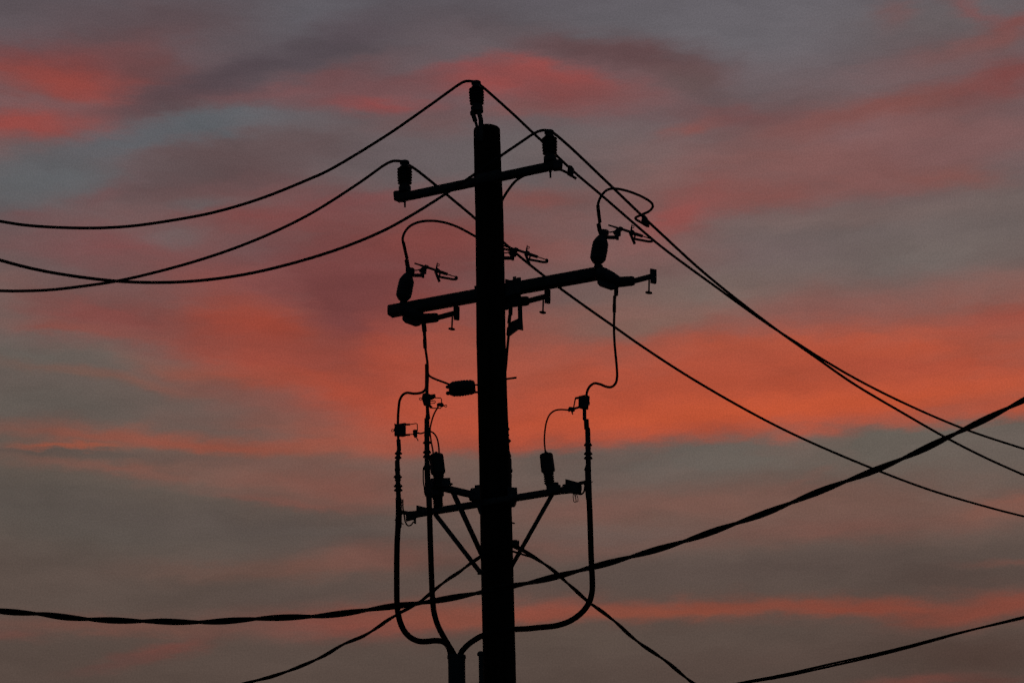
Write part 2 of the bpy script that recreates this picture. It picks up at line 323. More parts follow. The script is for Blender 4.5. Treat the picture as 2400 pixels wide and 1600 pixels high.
# ------------------------------------------------------------------ mesh helpers
class MB:
    def __init__(s): s.v = []; s.f = []
    def rings(s, rings, closed=False, caps=True):
        b = len(s.v); n = len(rings[0])
        for r in rings: s.v.extend(r)
        k = len(rings)
        for i in range(k if closed else k - 1):
            for j in range(n):
                a, c = b + i * n, b + ((i + 1) % k) * n
                s.f.append((a + j, a + (j + 1) % n, c + (j + 1) % n, c + j))
        if caps and not closed:
            s.f.append(tuple(b + j for j in reversed(range(n))))
            s.f.append(tuple(b + (k - 1) * n + j for j in range(n)))
        return s
    def tube(s, pts, rad, n=10):
        P = [Vector(p) for p in pts]
        if not isinstance(rad, (list, tuple)): rad = [rad] * len(P)
        T = [(P[min(i + 1, len(P) - 1)] - P[max(i - 1, 0)]).normalized() for i in range(len(P))]
        u = T[0].orthogonal().normalized(); rs = []
        for i, p in enumerate(P):
            u = (u - T[i] * u.dot(T[i])).normalized(); w = T[i].cross(u)
            rs.append([p + (u * math.cos(2 * math.pi * j / n) + w * math.sin(2 * math.pi * j / n)) * rad[i] for j in range(n)])
        return s.rings(rs)
    def lathe(s, p0, p1, prof, n=24):          # prof: (share of the axis, radius in metres)
        p0, p1 = Vector(p0), Vector(p1)
        a = (p1 - p0); d = a.normalized(); u = d.orthogonal().normalized(); w = d.cross(u); rs = []
        for t, r in prof:
            c = p0 + a * t
            rs.append([c + (u * math.cos(2 * math.pi * j / n) + w * math.sin(2 * math.pi * j / n)) * max(r, 1e-4) for j in range(n)])
        return s.rings(rs)
    def bar(s, p0, p1, w, d, side=None):       # box along p0-p1: w across the view, d away from it; edges chamfered
        p0, p1 = Vector(p0), Vector(p1); a = (p1 - p0).normalized()
        if side is None: side = a.cross(FWD)
        side = (side - a * side.dot(a)).normalized(); dep = a.cross(side).normalized()
        h, k = w / 2, d / 2; c = min(h, k) * .18
        o = [(h - c, k), (h, k - c), (h, -k + c), (h - c, -k), (-h + c, -k), (-h, -k + c), (-h, k - c), (-h + c, k)]
        e = a * c
        def ring(p, q): return [p + side * x * q + dep * y * q for x, y in o]
        return s.rings([ring(p0, 1 - .18 * .8), ring(p0 + e, 1), ring(p1 - e, 1), ring(p1, 1 - .18 * .8)])
    def plate(s, poly, th):                    # outline (world points) with a thickness along the view's level direction
        b = len(s.v); n = len(poly)
        y = Vector((0, th / 2, 0))
        s.v.extend([Vector(p) - y for p in poly]); s.v.extend([Vector(p) + y for p in poly])
        s.f.append(tuple(range(b, b + n))); s.f.append(tuple(range(b + 2 * n - 1, b + n - 1, -1)))
        for i in range(n): s.f.append((b + i, b + n + i, b + n + (i + 1) % n, b + (i + 1) % n))
        return s
    def ring(s, c, Rr, r, axis=Vector((0, 1, 0)), n=16, m=8):
        axis = axis.normalized(); u = axis.orthogonal().normalized(); w = axis.cross(u); rs = []
        for i in range(n):
            d = u * math.cos(2 * math.pi * i / n) + w * math.sin(2 * math.pi * i / n)
            rs.append([Vector(c) + d * (Rr + r * math.cos(2 * math.pi * j / m)) + axis * r * math.sin(2 * math.pi * j / m) for j in range(m)])
        return s.rings(rs, closed=True)
    def blob(s, c, rx, rz, ry, n=12, m=7):
        rs = []
        for i in range(m + 1):
            t = -math.pi / 2 + math.pi * (i + .02 if i == 0 else (i - .02 if i == m else i)) / m
            rs.append([Vector(c) + Vector((rx * math.cos(t) * math.cos(2 * math.pi * j / n), ry * math.cos(t) * math.sin(2 * math.pi * j / n), rz * math.sin(t))) for j in range(n)])
        return s.rings(rs)
    def build(s, name, material, parent=None, origin=None, smooth=True):
        if origin is None: origin = ORI.get(parent.name, Vector()) if parent else s.v[0].copy()
        me = bpy.data.meshes.new(name)
        me.from_pydata([tuple(v - origin) for v in s.v], [], s.f)
        bm = bmesh.new(); bm.from_mesh(me); bmesh.ops.recalc_face_normals(bm, faces=bm.faces); bm.to_mesh(me); bm.free()
        if smooth:
            for p in me.polygons: p.use_smooth = True
            me.set_sharp_from_angle(angle=R(40))
        me.materials.append(material)
        o = bpy.data.objects.new(name, me); scene.collection.objects.link(o)
        if parent: o.parent = parent
        else: o.location = origin
        ORI[o.name] = origin
        return o
ORI = {}
def tag(o, label, cat, group=None, kind=None):
    if kind: o['kind'] = kind
    if label: o['label'] = label
    if cat: o['category'] = cat
    if group: o['group'] = group
    return o
def thing(name, at, label, cat, group=None):
    o = bpy.data.objects.new(name, None); o.empty_display_size = .1; scene.collection.objects.link(o)
    o.location = at; ORI[o.name] = Vector(at)
    return tag(o, label, cat, group)
def copy_thing(o, delta, label, skip=()):
    c = o.copy(); scene.collection.objects.link(c); c.location = o.location + delta; c['label'] = label
    ORI[c.name] = ORI[o.name] + delta
    def kids(src, dst):
        for ch in list(src.children):
            if ch.name.split('.')[0] in skip: continue
            k = ch.copy(); scene.collection.objects.link(k); k.parent = dst
            ORI[k.name] = ORI[ch.name] + delta
            kids(ch, k)
    kids(o, c)
    return c
def smooth_path(P, k=6):
    P = [Vector(p) for p in P]; out = []
    for i in range(len(P) - 1):
        a, b, c, d = P[max(i - 1, 0)], P[i], P[i + 1], P[min(i + 2, len(P) - 1)]
        la, lb, lc = [max((q - p).length, 1e-6) ** .5 for p, q in ((a, b), (b, c), (c, d))]
        m1 = (c - b) + lb * ((b - a) / la - (c - a) / (la + lb)) if i > 0 else (c - b)
        m2 = (c - b) + lb * ((d - c) / lc - (d - b) / (lb + lc)) if i < len(P) - 2 else (c - b)
        for s in range(k):
            t = s / k
            out.append((2 * t ** 3 - 3 * t ** 2 + 1) * b + (t ** 3 - 2 * t ** 2 + t) * m1 + (-2 * t ** 3 + 3 * t ** 2) * c + (t ** 3 - t ** 2) * m2)
    out.append(P[-1]); return out
def path(px, Y0, Y1=None):               # picture points, depth running from Y0 to Y1 along the length
    if Y1 is None: Y1 = Y0
    d = [0.0]
    for (a, b), (c, e) in zip(px, px[1:]): d.append(d[-1] + math.hypot(c - a, e - b))
    return [W(x, y, Y0 + (Y1 - Y0) * s / d[-1]) for (x, y), s in zip(px, d)]
def plan_line(px, A, B):                 # picture points on the upright plane through world points A and B
    dx, dy = B.x - A.x, B.y - A.y; out = []
    for x, y in px:
        d = ray(x, y)
        Y = A.y if abs(dy) < 1e-9 else None
        if Y is None:
            s = dx / dy; k = d.x / d.y; Y = (A.x - s * A.y) / (k - s)
        out.append(W(x, y, Y))
    return out
def twist(pts, n, r, off, period, phase=0.0):
    P = smooth_path(pts, 10); S = [0.0]
    for a, b in zip(P, P[1:]): S.append(S[-1] + (b - a).length)
    step = period / 22; tot = S[-1]; q = []; i = 0; s = 0.0
    while s < tot:
        while S[i + 1] < s: i += 1
        q.append((P[i].lerp(P[i + 1], (s - S[i]) / (S[i + 1] - S[i])), s)); s += step
    T = [(q[min(i + 1, len(q) - 1)][0] - q[max(i - 1, 0)][0]).normalized() for i in range(len(q))]
    u = T[0].cross(FWD).normalized(); paths = [[] for _ in range(n)]
    for (p, s), t in zip(q, T):
        u = (u - t * u.dot(t)).normalized(); w = t.cross(u)
        for k in range(n):
            wob = phase + 2 * math.pi * (s / period + k / n) + .35 * math.sin(s * 1.7)
            paths[k].append(p + (u * math.cos(wob) + w * math.sin(wob)) * off)
    return paths
def solve_arm(pl, pr, xm, Ym):           # level arm through two picture points that has depth Ym at picture x = xm
    lo, hi = Ym - 3, Ym + 3
    for _ in range(60):
        YL = (lo + hi) / 2; A = W(*pl, YL); B = Wz(*pr, A.z)
        y = pl[1] + (pr[1] - pl[1]) * (xm - pl[0]) / (pr[0] - pl[0])
        if Wz(xm, y, A.z).y < Ym: lo = YL
        else: hi = YL
    return A, B
def on_arm(A, B, x):                     # depth of a level arm at picture x
    lo, hi = -.3, 1.3
    def px(P):
        q = MC.transposed() @ (P - CAM); return 1200 - FPX * q.x / q.z
    for _ in range(50):
        t = (lo + hi) / 2
        if px(A.lerp(B, t)) < x: lo = t
        else: hi = t
    return A.lerp(B, t).y

Y0 = 20.0
# ------------------------------------------------------------------ ground
g = MB()
GR = 1500.0
rs = []
for rr in (.01, 3, 12, 60, 300, GR):
    rs.append([Vector((rr * math.cos(2 * math.pi * j / 48), Y0 + rr * math.sin(2 * math.pi * j / 48), 0)) for j in range(48)])
g.rings(rs, caps=False)
g.f.append(tuple(range(48)))
ground = g.build('ground', SOIL, None, Vector((0, Y0, 0)))
tag(ground, None, None, kind='structure')

# ------------------------------------------------------------------ pole
rows = [(293, 1140.8, 61.8), (300, 1141, 62.2), (400, 1143.6, 64), (500, 1147.2, 66.2), (650, 1149.5, 67.4), (800, 1151, 68.4), (950, 1155, 69.5), (1100, 1160, 73), (1250, 1163.8, 75.4), (1400, 1167, 76.2), (1600, 1171.7, 76.8)]
ptop = W(1141, 298, Y0); pbot = W(1171.7, 1600, Y0)
px0, px1 = ptop.x, pbot.x
def pole_x(z): return px0 + (px1 - px0) * (ptop.z - z) / (ptop.z - pbot.z)
prof = []
for y, cx, w in rows:
    P = W(cx, y, Y0); prof.append((P.z, P.x, w / 2 * mpp(P)))
top_z = W(1141, 302, Y0).z
prof[0] = (top_z + .003, prof[0][1], prof[0][2] - .016)
prof[1] = (top_z - .012, prof[1][1], prof[1][2])
zb, xb, rb = prof[-1]
for z in (4.4, 3, 1.5, 0.0, -.3):
    prof.append((z, xb + (px1 - px0) / (ptop.z - pbot.z) * (zb - z) * .5, rb + (zb - z) * .006))
pole = thing('utility_pole', (prof[-2][1], Y0, 0), 'tall dark wooden utility pole carrying two crossarms, insulators and cable risers', 'pole')
NS = 40
cr = [random.uniform(-.0014, .0014) for _ in range(NS)]
rings = []
fine_prof = []
for (z0, x0, r0), (z1, x1, r1) in zip(prof[1:], prof[2:]):
    for k in range(6):
        t = k / 6; fine_prof.append((z0 + (z1 - z0) * t, x0 + (x1 - x0) * t, r0 + (r1 - r0) * t))
fine_prof.append(prof[-1])
def pole_ring(z, x, r, j_amp=1):
    return [Vector((x + (r + cr[j] * j_amp + random.uniform(-.0007, .0007)) * math.cos(2 * math.pi * j / NS), Y0 + (r + cr[j] * j_amp) * math.sin(2 * math.pi * j / NS), z)) for j in range(NS)]
z, x, r = prof[0]
rings.append(pole_ring(z, x, r * .5)); rings.append(pole_ring(z, x, r))
rings.append(pole_ring(prof[1][0] + .008, prof[1][1], prof[1][2] - .005))
for z, x, r in fine_prof: rings.append(pole_ring(z, x, r))
m = MB(); m.rings(rings); m.build('shaft', WOOD, pole)

# crossarms
UL, UR = solve_arm((930, 465.3), (1306, 386.5), 1143, Y0 - .17)
ML, MR = solve_arm((913, 730), (1411, 639), 1150, Y0 + .19)
AL, AR = solve_arm((962, 1206.5), (1361, 1141.5), 1160, Y0 - .16)
UPZ = Vector((0, 0, 1))
ca = MB().bar(UL, UR, .068, .068, UPZ).build('crossarm', ARM, pole)
def P2(l, Y): return [W(x, y, Y) for x, y in l]
yl = on_arm(UL, UR, 932)
MB().plate(P2([(922, 454), (925, 451), (936, 450), (944, 450), (946, 471), (938, 471), (930, 469), (923, 466)], yl - .01), .075).build('end_plate', STEEL, ca)
yr = on_arm(UL, UR, 1308)
MB().plate(P2([(1298, 372), (1308, 378), (1316, 377), (1319, 383), (1318, 393), (1310, 397), (1298, 398)], yr - .01), .075).build('end_plate', STEEL, ca)
MB().bar(W(1113, 424, Y0 - .125), W(1174, 411, Y0 - .115), .1, .05, UPZ).build('crossarm_clamp', STEEL, pole)
cm = MB().bar(ML, MR, .1, .1, UPZ).build('crossarm', ARM, pole)
ye = on_arm(ML, MR, 1408)
MB().plate(P2([(1399, 626), (1403, 622.5), (1411, 624), (1413.5, 628), (1413.5, 652), (1399, 655)], ye - .01), .08).build('end_plate', STEEL, cm)
yk = on_arm(ML, MR, 1205) - .02
MB().plate(P2([(1184, 659), (1196, 662), (1201.7, 661), (1201.7, 654), (1210, 653), (1210, 658), (1211.5, 656), (1221, 655), (1221, 690), (1184, 700)], yk), .12).build('crossarm_clamp', STEEL, pole)
MB().bar(W(1112, 674, Y0 + .1), W(1122, 672, Y0 + .1), .03, .05).build('crossarm_bolt', STEEL, pole)
# bracket that holds the cable ends
aa = MB().bar(AL, AR, .052, .052, UPZ).build('bracket_arm', STEEL, pole)
BR = W(1112, 1160, Y0 - .12); BL = Wz(1010, 1136, BR.z)
ab = MB().bar(BL, BR, .052, .052, UPZ).build('bracket_arm', STEEL, pole)
MB().plate(P2([(1102, 1152), (1104, 1147), (1113, 1146), (1113, 1140), (1125, 1139), (1125, 1175), (1113, 1174), (1108, 1172), (1099, 1168), (1100, 1164)], Y0 - .14), .1).build('bracket_clamp', STEEL, pole)
MB().plate(P2([(1190, 1144.5), (1212, 1145.5), (1212.5, 1160), (1210, 1178), (1206, 1184), (1190, 1186)], Y0 - .14), .1).build('bracket_clamp', STEEL, pole)
yB = on_arm(AL, AR, 1022)
MB().bar(W(1020, 1204, yB), W(1126, 1341, Y0 - .12), .039, .012).build('brace', STEEL, pole)
MB().bar(W(1060, 1149, BL.y + .1), W(1130, 1301, Y0 - .11), .043, .012).build('brace', STEEL, pole)
yB2 = on_arm(AL, AR, 1295)
MB().bar(W(1297, 1153, yB2), W(1197, 1330, Y0 - .12), .036, .012).build('brace', STEEL, pole)
MB().bar(W(1119, 1340, Y0 - .1), W(1132, 1340, Y0 - .1), .04, .05).build('brace_foot', STEEL, pole)
MB().plate(P2([(1114, 1174), (1123, 1176), (1128, 1184), (1129, 1210), (1122, 1200), (1118, 1188)], Y0 - .1), .05).build('bracket_gusset', STEEL, pole)
# end fittings of the bracket
ya = on_arm(AL, AR, 970)
MB().plate(P2([(976, 1185), (1000, 1190.5), (1000, 1204), (975, 1212), (975, 1226), (970, 1224), (969, 1216), (952, 1220), (951, 1203), (960, 1199), (976, 1199)], ya - .035), .05).build('end_fitting', STEEL, aa)
yb = on_arm(AL, AR, 1345)
MB().plate(P2([(1325, 1123.6), (1344, 1128.5), (1362.5, 1133.6), (1362.5, 1158.2), (1338, 1154), (1318, 1156), (1318, 1137), (1325, 1135)], yb - .035), .05).build('end_fitting', STEEL, aa)
MB().plate(P2([(1036, 1121.5), (1055.5, 1120.7), (1055.5, 1132), (1061, 1133.7), (1054, 1136), (1054, 1141), (1034, 1140)], BL.y - .01), .05).build('end_fitting', STEEL, ab)
# pole-top bracket for the upper insulator
pt = MB()
pt.tube(smooth_path(path([(1108, 262), (1109, 268), (1113, 281), (1117.5, 297), (1118.5, 330)], Y0 - .1)), [mpp(ptop) * q for q in [7] * 7 + [5.6] * 7 + [3.4] * 11][:25], 10)
pt.build('top_bracket', STEEL, pole)
pt = MB().tube(smooth_path(path([(1121.5, 262), (1124, 270), (1127, 281), (1127, 292), (1127, 330)], Y0 - .12)), mpp(ptop) * 5.6, 10)
pt.build('top_bracket', STEEL, pole)
MB().bar(W(1114, 324, Y0 - .125), W(1132, 324, Y0 - .125), .06, .03).build('bracket_bolt', STEEL, pole)
MB().tube(path([(1182, 888.5), (1211, 884.5)], Y0), .0088).build('step_bolt', STEEL, pole)
MB().tube(path([(1196, 1224.5), (1207, 1225.5)], Y0), [.009, .006]).build('step_bolt', STEEL, pole)

# ------------------------------------------------------------------ pin insulators
GI = 'ribbed pin insulators holding the three top wires'
def insulator_at(x, yb, yt, Y):
    base = W(x, yb, Y); s = mpp(base); H = W(x, yt, Y).z - base.z
    o = thing('pin_insulator', base, 'ribbed insulator standing on the far left end of the upper crossarm', 'insulator', GI)
    b = MB(); pr = [(0, 12 * s), (.01, 14.5 * s), (.17, 14.6 * s), (.19, 12 * s), (.235, 11.5 * s)]
    t = .26
    for k in range(6):
        rr = (16.3, 16.9, 17.3, 17.5, 17.7, 17.2)[k] * s
        pr += [(t, 11.6 * s), (t + .012, rr * .93), (t + .026, rr * 1.03), (t + .036, rr * .97), (t + .046, 12 * s)]; t += .091
    pr += [(.815, 12 * s), (.83, 9.5 * s), (.90, 9.2 * s)]
    b.lathe(base, base + Vector((0, 0, H)), pr); b.build('body', PORC, o)
    cp = MB().lathe(base + Vector((0, 0, H * .9)), base + Vector((0, 0, H)), [(0, 9.5 * s), (.15, 11.3 * s), (.75, 11.3 * s), (1, 9.5 * s)]).build('wire_clamp', STEEL, o)
    MB().tube([base + Vector((0, 0, .02)), base - Vector((0, 0, 24 * s)), base - Vector((0, 0, 24.2 * s)), base - Vector((0, 0, 38 * s))], [2.4 * s, 3.3 * s, 2.4 * s, 2.2 * s]).build('pin', STEEL, o)
    return o
YUL, YUR = on_arm(UL, UR, 948), on_arm(UL, UR, 1289)
ins = insulator_at(948.8, 450.5, 378, YUL)
pR = W(1289.3, 381, YUR); pT = W(1118.3, 263.5, Y0 - .11)
copy_thing(ins, pR - ins.location, 'ribbed insulator standing on the near right end of the upper crossarm')
tT = copy_thing(ins, pT - ins.location, 'topmost ribbed insulator on the forked bracket above the pole top', skip=('pin',))
tT.rotation_euler = (0, R(-.9), 0)

# ------------------------------------------------------------------ top conductors
rC = 3.35 * mpp(ptop)
GC = 'power line conductors over the pole top'
def extend(px, n, d0):
    (a, b), (c, e) = px[0], px[1]
    k = d0 / math.hypot(c - a, e - b); first = []
    (f, g2) = px[2]
    s1 = (e - b) / (c - a); s2 = (g2 - e) / (f - c); curv = (s1 - s2) / (f - a) * 2
    for i in range(n, 0, -1):
        dx = (a - c) / abs(a - c) * d0 * i
        first.append((a + dx, b + s1 * dx - min(abs(curv), .0004) * .25 * dx * dx * (1 if s1 * (a - c) < 0 or True else 1)))
    return first + px
def run_on(pts, first, last):             # carries a cable on past the picture, its slope easing off
    def more(a, b):
        d = b - a; d.normalize(); out = []; p = b
        for k, ease in ((2, .95), (4, .8), (6, .55), (9, .25), (12, .05)):
            p = p + Vector((d.x, d.y, d.z * ease)) * (k * .9); out.append(p)
        return out
    if first: pts = more(pts[1], pts[0])[::-1] + pts
    if last: pts = pts + more(pts[-2], pts[-1])
    return pts
DEPTH = []
def conductor(name, left, right, Yp, YL, YRr, label, mids=()):
    left = extend(left, 3, 350); right = extend(right[::-1], 3, 350)[::-1]
    Pm = W(*left[-1], Yp)
    A = plan_line(left, W(0, left[3][1], YL), Pm)
    Pm2 = W(*right[0], Yp)
    B = plan_line(right, Pm2, W(2400, right[-4][1], YRr))
    far_end = W(2400, right[-4][1], YRr)
    DEPTH.append(lambda x, y: plan_line([(x, y)], Pm2, far_end)[0].y)
    m = MB().tube(smooth_path(run_on(A + B, True, True), 8), rC, 10)
    o = m.build(name, WIRE, None, Pm.copy()); tag(o, label, 'power line', GC); return o
conductor('power_line',
  [(0, 518.6), (57, 527.4), (134, 533), (229.6, 534.3), (306, 530), (382.7, 519.8), (497.5, 498.7), (612, 465), (727, 419), (769, 400), (900, 321.5), (986.7, 262), (1051.8, 215.3), (1073.4, 200), (1088.6, 191.6), (1101.6, 190.6)],
  [(1111, 192), (1121, 197), (1134, 206.6), (1151.5, 221.8), (1203.5, 268.4), (1247, 309.6), (1271.8, 332.4), (1305.6, 366), (1354, 410.5), (1407.7, 456), (1481.6, 520), (1550, 578), (1672, 668), (1794.7, 756), (1882.7, 813), (1913, 832.5), (1997.5, 882.7), (2110, 940), (2253, 1002), (2400, 1051.4)],
  Y0 - .11, 18.8, 27.5, 'highest power wire, running over the topmost insulator above the pole')
conductor('power_line',
  [(0, 681.3), (38, 682), (115, 679.4), (191, 671), (275.5, 658.3), (382.7, 633.4), (497.5, 599.8), (612, 557), (727, 501.4), (842, 428.7), (900, 387.6), (913, 380.5), (922, 377.7), (932.5, 377.5)],
  [(942, 379), (957.5, 386.6), (975.9, 398.5), (1019, 432.5), (1047.4, 456.4), (1100.5, 500.5), (1114.8, 513), (1183, 570.5), (1226.5, 608), (1275, 646.5), (1310.7, 673.8), (1360.4, 710), (1438.9, 765), (1500, 808), (1614.8, 882.7), (1768, 970.7), (1882.7, 1028), (2047, 1098), (2178, 1147), (2314, 1187.4), (2400, 1209.5)],
  YUL, 19.3, 28.0, 'power wire tied to the left insulator of the upper crossarm, passing behind the pole')
conductor('power_line',
  [(0, 609.7), (76.5, 629.6), (153, 644), (268, 658.3), (363.6, 662), (459, 658.3), (574, 643), (689, 616), (803.7, 580), (900, 540), (971.5, 500.5), (1030, 464), (1060.4, 444), (1111.4, 409), (1173, 366), (1225.2, 330.5), (1247, 315.8), (1258, 310), (1264, 307.4), (1277, 305.5)],
  [(1288, 307.5), (1300.5, 314.4), (1328.6, 338.2), (1338.8, 347.2), (1430.6, 434.5), (1502, 503), (1550, 548), (1653, 641.6), (1806, 762), (1913, 838), (1997.5, 897), (2112, 965), (2215.7, 1024.3), (2300, 1067.5), (2400, 1112.6)],
  YUR, 17.8, 26.5, 'power wire tied to the right insulator, crossing in front of the pole shaft')

# ------------------------------------------------------------------ fuse cutouts
GF = 'open fuse cutouts along the lower crossarm'
YML, YMR = on_arm(ML, MR, 945) - .06, on_arm(ML, MR, 1400) - .06
s = mpp(W(950, 680, YML))
def w(x, y): return W(x, y, YML)
cut = thing('fuse_cutout', w(944, 712), 'open fuse cutout on the left end of the lower crossarm, its hook pointing right', 'fuse cutout', GF)
pr = [(0, 6 * s), (.02, 9 * s), (.10, 12.5 * s), (.2, 16 * s)]
for k in range(6):
    t = .24 + k * .1
    pr += [(t, (17 + .6 * math.sin(k * .6)) * s), (t + .03, (18.2 + .6 * math.sin(k * .6)) * s), (t + .07, (18.2 + .6 * math.sin(k * .6)) * s)]
pr += [(.84, 17 * s), (.91, 14 * s), (.97, 10.5 * s), (1, 6 * s)]
MB().lathe(w(956.3, 641.5), w(943.4, 705.5), pr).build('insulator_body', PORC, cut)
MB().tube([w(943.6, 703), w(941.5, 714)], 5.4 * s).build('neck', STEEL, cut)
col_ = MB().plate([w(*p) for p in [(951, 628), (965, 629), (971, 631), (972, 637), (967, 640), (965, 648), (951, 648)]], .05).build('top_terminal', STEEL, cut)
MB().blob(w(967.5, 632), 4.2 * s, 4.2 * s, .02).build('terminal_bolt', STEEL, col_)
up = MB().bar(w(962, 645), w(994.5, 645.5), 8.4 * s, .03).build('contact_bracket', STEEL, cut)
MB().plate([w(*p) for p in [(989, 627), (1000, 626), (999, 641), (994.5, 642), (994.5, 650), (988.5, 650), (988, 643.5), (981, 633), (984, 632.5)]], .03).build('contact_clip', STEEL, up)
MB().tube(path([(968, 633), (976, 633.5), (988, 630.5)], YML), 1.5 * s).build('contact_spring', STEEL, up)
MB().tube([w(971.5, 617), w(984, 621), w(985, 621.3), w(997, 625.3)], [2 * s, 2 * s, 2.4 * s, 2.4 * s]).build('contact_rod', STEEL, up)
h = MB().tube([w(995, 624.6), w(1003, 627), w(1003.1, 627), w(1024, 634)], [5 * s, 5 * s, 3 * s, 3.2 * s]).build('load_hook', STEEL, cut)
MB().blob(w(1024.5, 634.5), 7 * s, 6.5 * s, .022).build('hook_hub', STEEL, h)
MB().tube([w(1022.8, 632), w(1023.6, 624), w(1025.2, 615.5)], [2.4 * s, 1.9 * s, .9 * s]).build('hook_stem', STEEL, h)
MB().ring(w(1026.8, 621), 2.9 * s, .9 * s).build('pull_ring', STEEL, h)
MB().tube([w(1028, 636), w(1048.8, 642.6), w(1049, 642.7), w(1068, 649)], [4 * s, 3.6 * s, 1.3 * s, 1.3 * s]).build('striker_rod', STEEL, h)
MB().tube(smooth_path([w(1026, 648), w(1045, 651.5), w(1064, 654.6), w(1070, 653.5), w(1070.3, 650), w(1067, 648.6)]), 2.9 * s).build('guide_loop', STEEL, h)
MB().bar(w(1020.5, 636), w(1030, 660), 6.3 * s, .02).build('hook_blade', STEEL, h)
MB().bar(w(1031.5, 639), w(1029, 651), 4 * s, .02).build('hook_blade', STEEL, h)
# lower half, taken where it shows free of the arm (the right-hand one) and set back to this one
SH = Vector((456.2, -87.3))
def q(x, y): return W(x - SH.x, y - SH.y, YML)
lp = [(0, 13 * s), (.08, 15.5 * s), (.3, 17 * s), (.6, 16 * s), (.85, 13.5 * s), (1, 11.5 * s)]
lo_ = MB().lathe(q(1398, 636), q(1450, 661), lp).build('lower_housing', PORC, cut)
MB().plate([q(*p) for p in [(1411, 630), (1437, 641), (1447, 648), (1446, 668), (1439, 674), (1430, 676), (1405, 667), (1399, 660)]], .05).build('lower_bracket', STEEL, lo_)
MB().lathe(q(1440, 660), q(1484, 656.5), [(0, 12.5 * s), (.75, 11.2 * s), (.8, 11.4 * s), (.96, 10 * s), (1, 7.5 * s)]).build('lower_sleeve', POLY, lo_)
hg = MB().bar(q(1480, 657.5), q(1524, 646), 12.6 * s, .035).build('hinge_arm', STEEL, cut)
MB().plate([q(*p) for p in [(1519, 631), (1533.5, 633.5), (1533, 660), (1530, 661.5), (1519.5, 659.5)]], .06).build('hinge_box', STEEL, hg)
MB().tube(path([(1516.5 - SH.x, 655 - SH.y), (1515.2 - SH.x, 684 - SH.y)], YML), 2 * s).build('release_rod', STEEL, hg)
MB().lathe(q(1515.2, 681.6), q(1514.6, 685.4), [(0, 5 * s), (.3, 8 * s), (.7, 8 * s), (1, 5 * s)]).build('release_foot', STEEL, hg)
dR = W(944 + 456, 712 - 86.8, YMR) - cut.location
YMM = on_arm(ML, MR, 1155) - .06
dM = W(944 + 210.7, 712 - 39.5, YMM) - cut.location
copy_thing(cut, dR, 'open fuse cutout on the right end of the lower crossarm, under a looped jumper wire')
copy_thing(cut, dM, 'open fuse cutout half hidden behind the pole at the middle of the lower crossarm')

# hanging bracket beside the pole under the middle cutout
hb = thing('mounting_bracket', W(1205, 770, Y0 + .15), 'angled steel bracket hanging under the lower crossarm just right of the pole', 'bracket')
MB().plate(P2([(1213, 705), (1223.5, 705), (1224.8, 748), (1226.5, 773.5), (1215, 771), (1214, 749)], Y0 + .13), .03).build('hanger_plate', STEEL, hb)
MB().plate(P2([(1188, 770), (1198, 755.5), (1214, 748), (1216, 770.5), (1194, 787), (1187, 784)], Y0 + .13), .04).build('angle_plate', STEEL, hb)

# ------------------------------------------------------------------ jumpers and leads
def lead(name, px, r, Ya, Yb, label, cat, material=WIRE, group=None, sleeves=()):
    P = smooth_path(path(px, Ya, Yb)); k = mpp(P[0])
    m = MB().tube(P, r * k, 10)
    if not sleeves:
        o = m.build(name, material, None, P[0].copy()); tag(o, label, cat, group); return o
    o = thing(name, P[0], label, cat, group)
    m.build('wire', material, o)
    for nm, pts, rr in sleeves:
        Y = pts[0][2] if len(pts[0]) > 2 else Ya
        S = [W(p[0], p[1], Y) for p in pts]
        rl = rr if isinstance(rr, (list, tuple)) else [rr] * len(S)
        MB().tube(S, [x * k for x in rl], 12).build(nm, RUBBER, o)
    return o
YC1, YC2 = DEPTH[0](1338, 400), DEPTH[2](1512, 518)
GJ = 'jumper wires feeding the fuse cutouts'
lead('jumper_wire', [(957, 634), (952, 600), (947, 578), (944.5, 568), (944, 557), (947.4, 547), (956, 534.4), (970.4, 524.5), (991.4, 518.7), (1018, 518), (1043, 522), (1071.8, 531.6), (1114.8, 554.5), (1150, 574), (1200, 588)], 3.1, YML, DEPTH[1](1200, 588),
     'jumper wire arching from the left fuse cutout to behind the pole', 'jumper wire', group=GJ,
     sleeves=[('sleeve', [(945.5, 568), (949, 585), (954, 606)], 3.9), ('sleeve', [(953, 609.5), (955, 621), (958, 634)], 5.2)])
lead('jumper_wire', [(1407, 549), (1404.5, 520), (1402, 495), (1401.3, 481.5), (1404, 470), (1410, 458.6), (1420.4, 447), (1433, 442.5), (1451, 443.3), (1481.6, 451.4), (1512, 465), (1527.5, 476.4), (1530, 484), (1522.4, 494.3), (1504.6, 503), (1489.3, 510.9), (1490.6, 514), (1502, 521), (1512, 527)], 3.15, YMR, YC2,
     'jumper wire looping wide above the right fuse cutout up to the wire clamp', 'jumper wire', group=GJ,
     sleeves=[('sleeve', [(1401.3, 481.5), (1403, 500), (1406, 521)], 4.3), ('sleeve', [(1402.8, 525), (1405, 537), (1409, 550)], 5.2)])
lead('jumper_wire', [(1341, 409), (1328.6, 404.5), (1316, 399), (1303, 396), (1270, 398), (1232, 410), (1213, 421), (1205, 428), (1196, 439), (1187, 452), (1178, 468), (1168, 500), (1165, 540)], 3.1, YC1, Y0 + .25,
     'short jumper wire running under the upper crossarm and behind the pole', 'jumper wire', group=GJ)
GK = 'wire clamps on the right-hand power wires'
def wire_clamp(pts, tail, Y, label):
    o = thing('wire_clamp', W(*pts[0], Y), label, 'wire clamp', GK)
    MB().plate(P2(pts, Y), .05).build('clamp_body', STEEL, o)
    MB().tube(path(tail, Y), 3.3 * mpp(W(*pts[0], Y)), 10).build('wire_tail', WIRE, o)
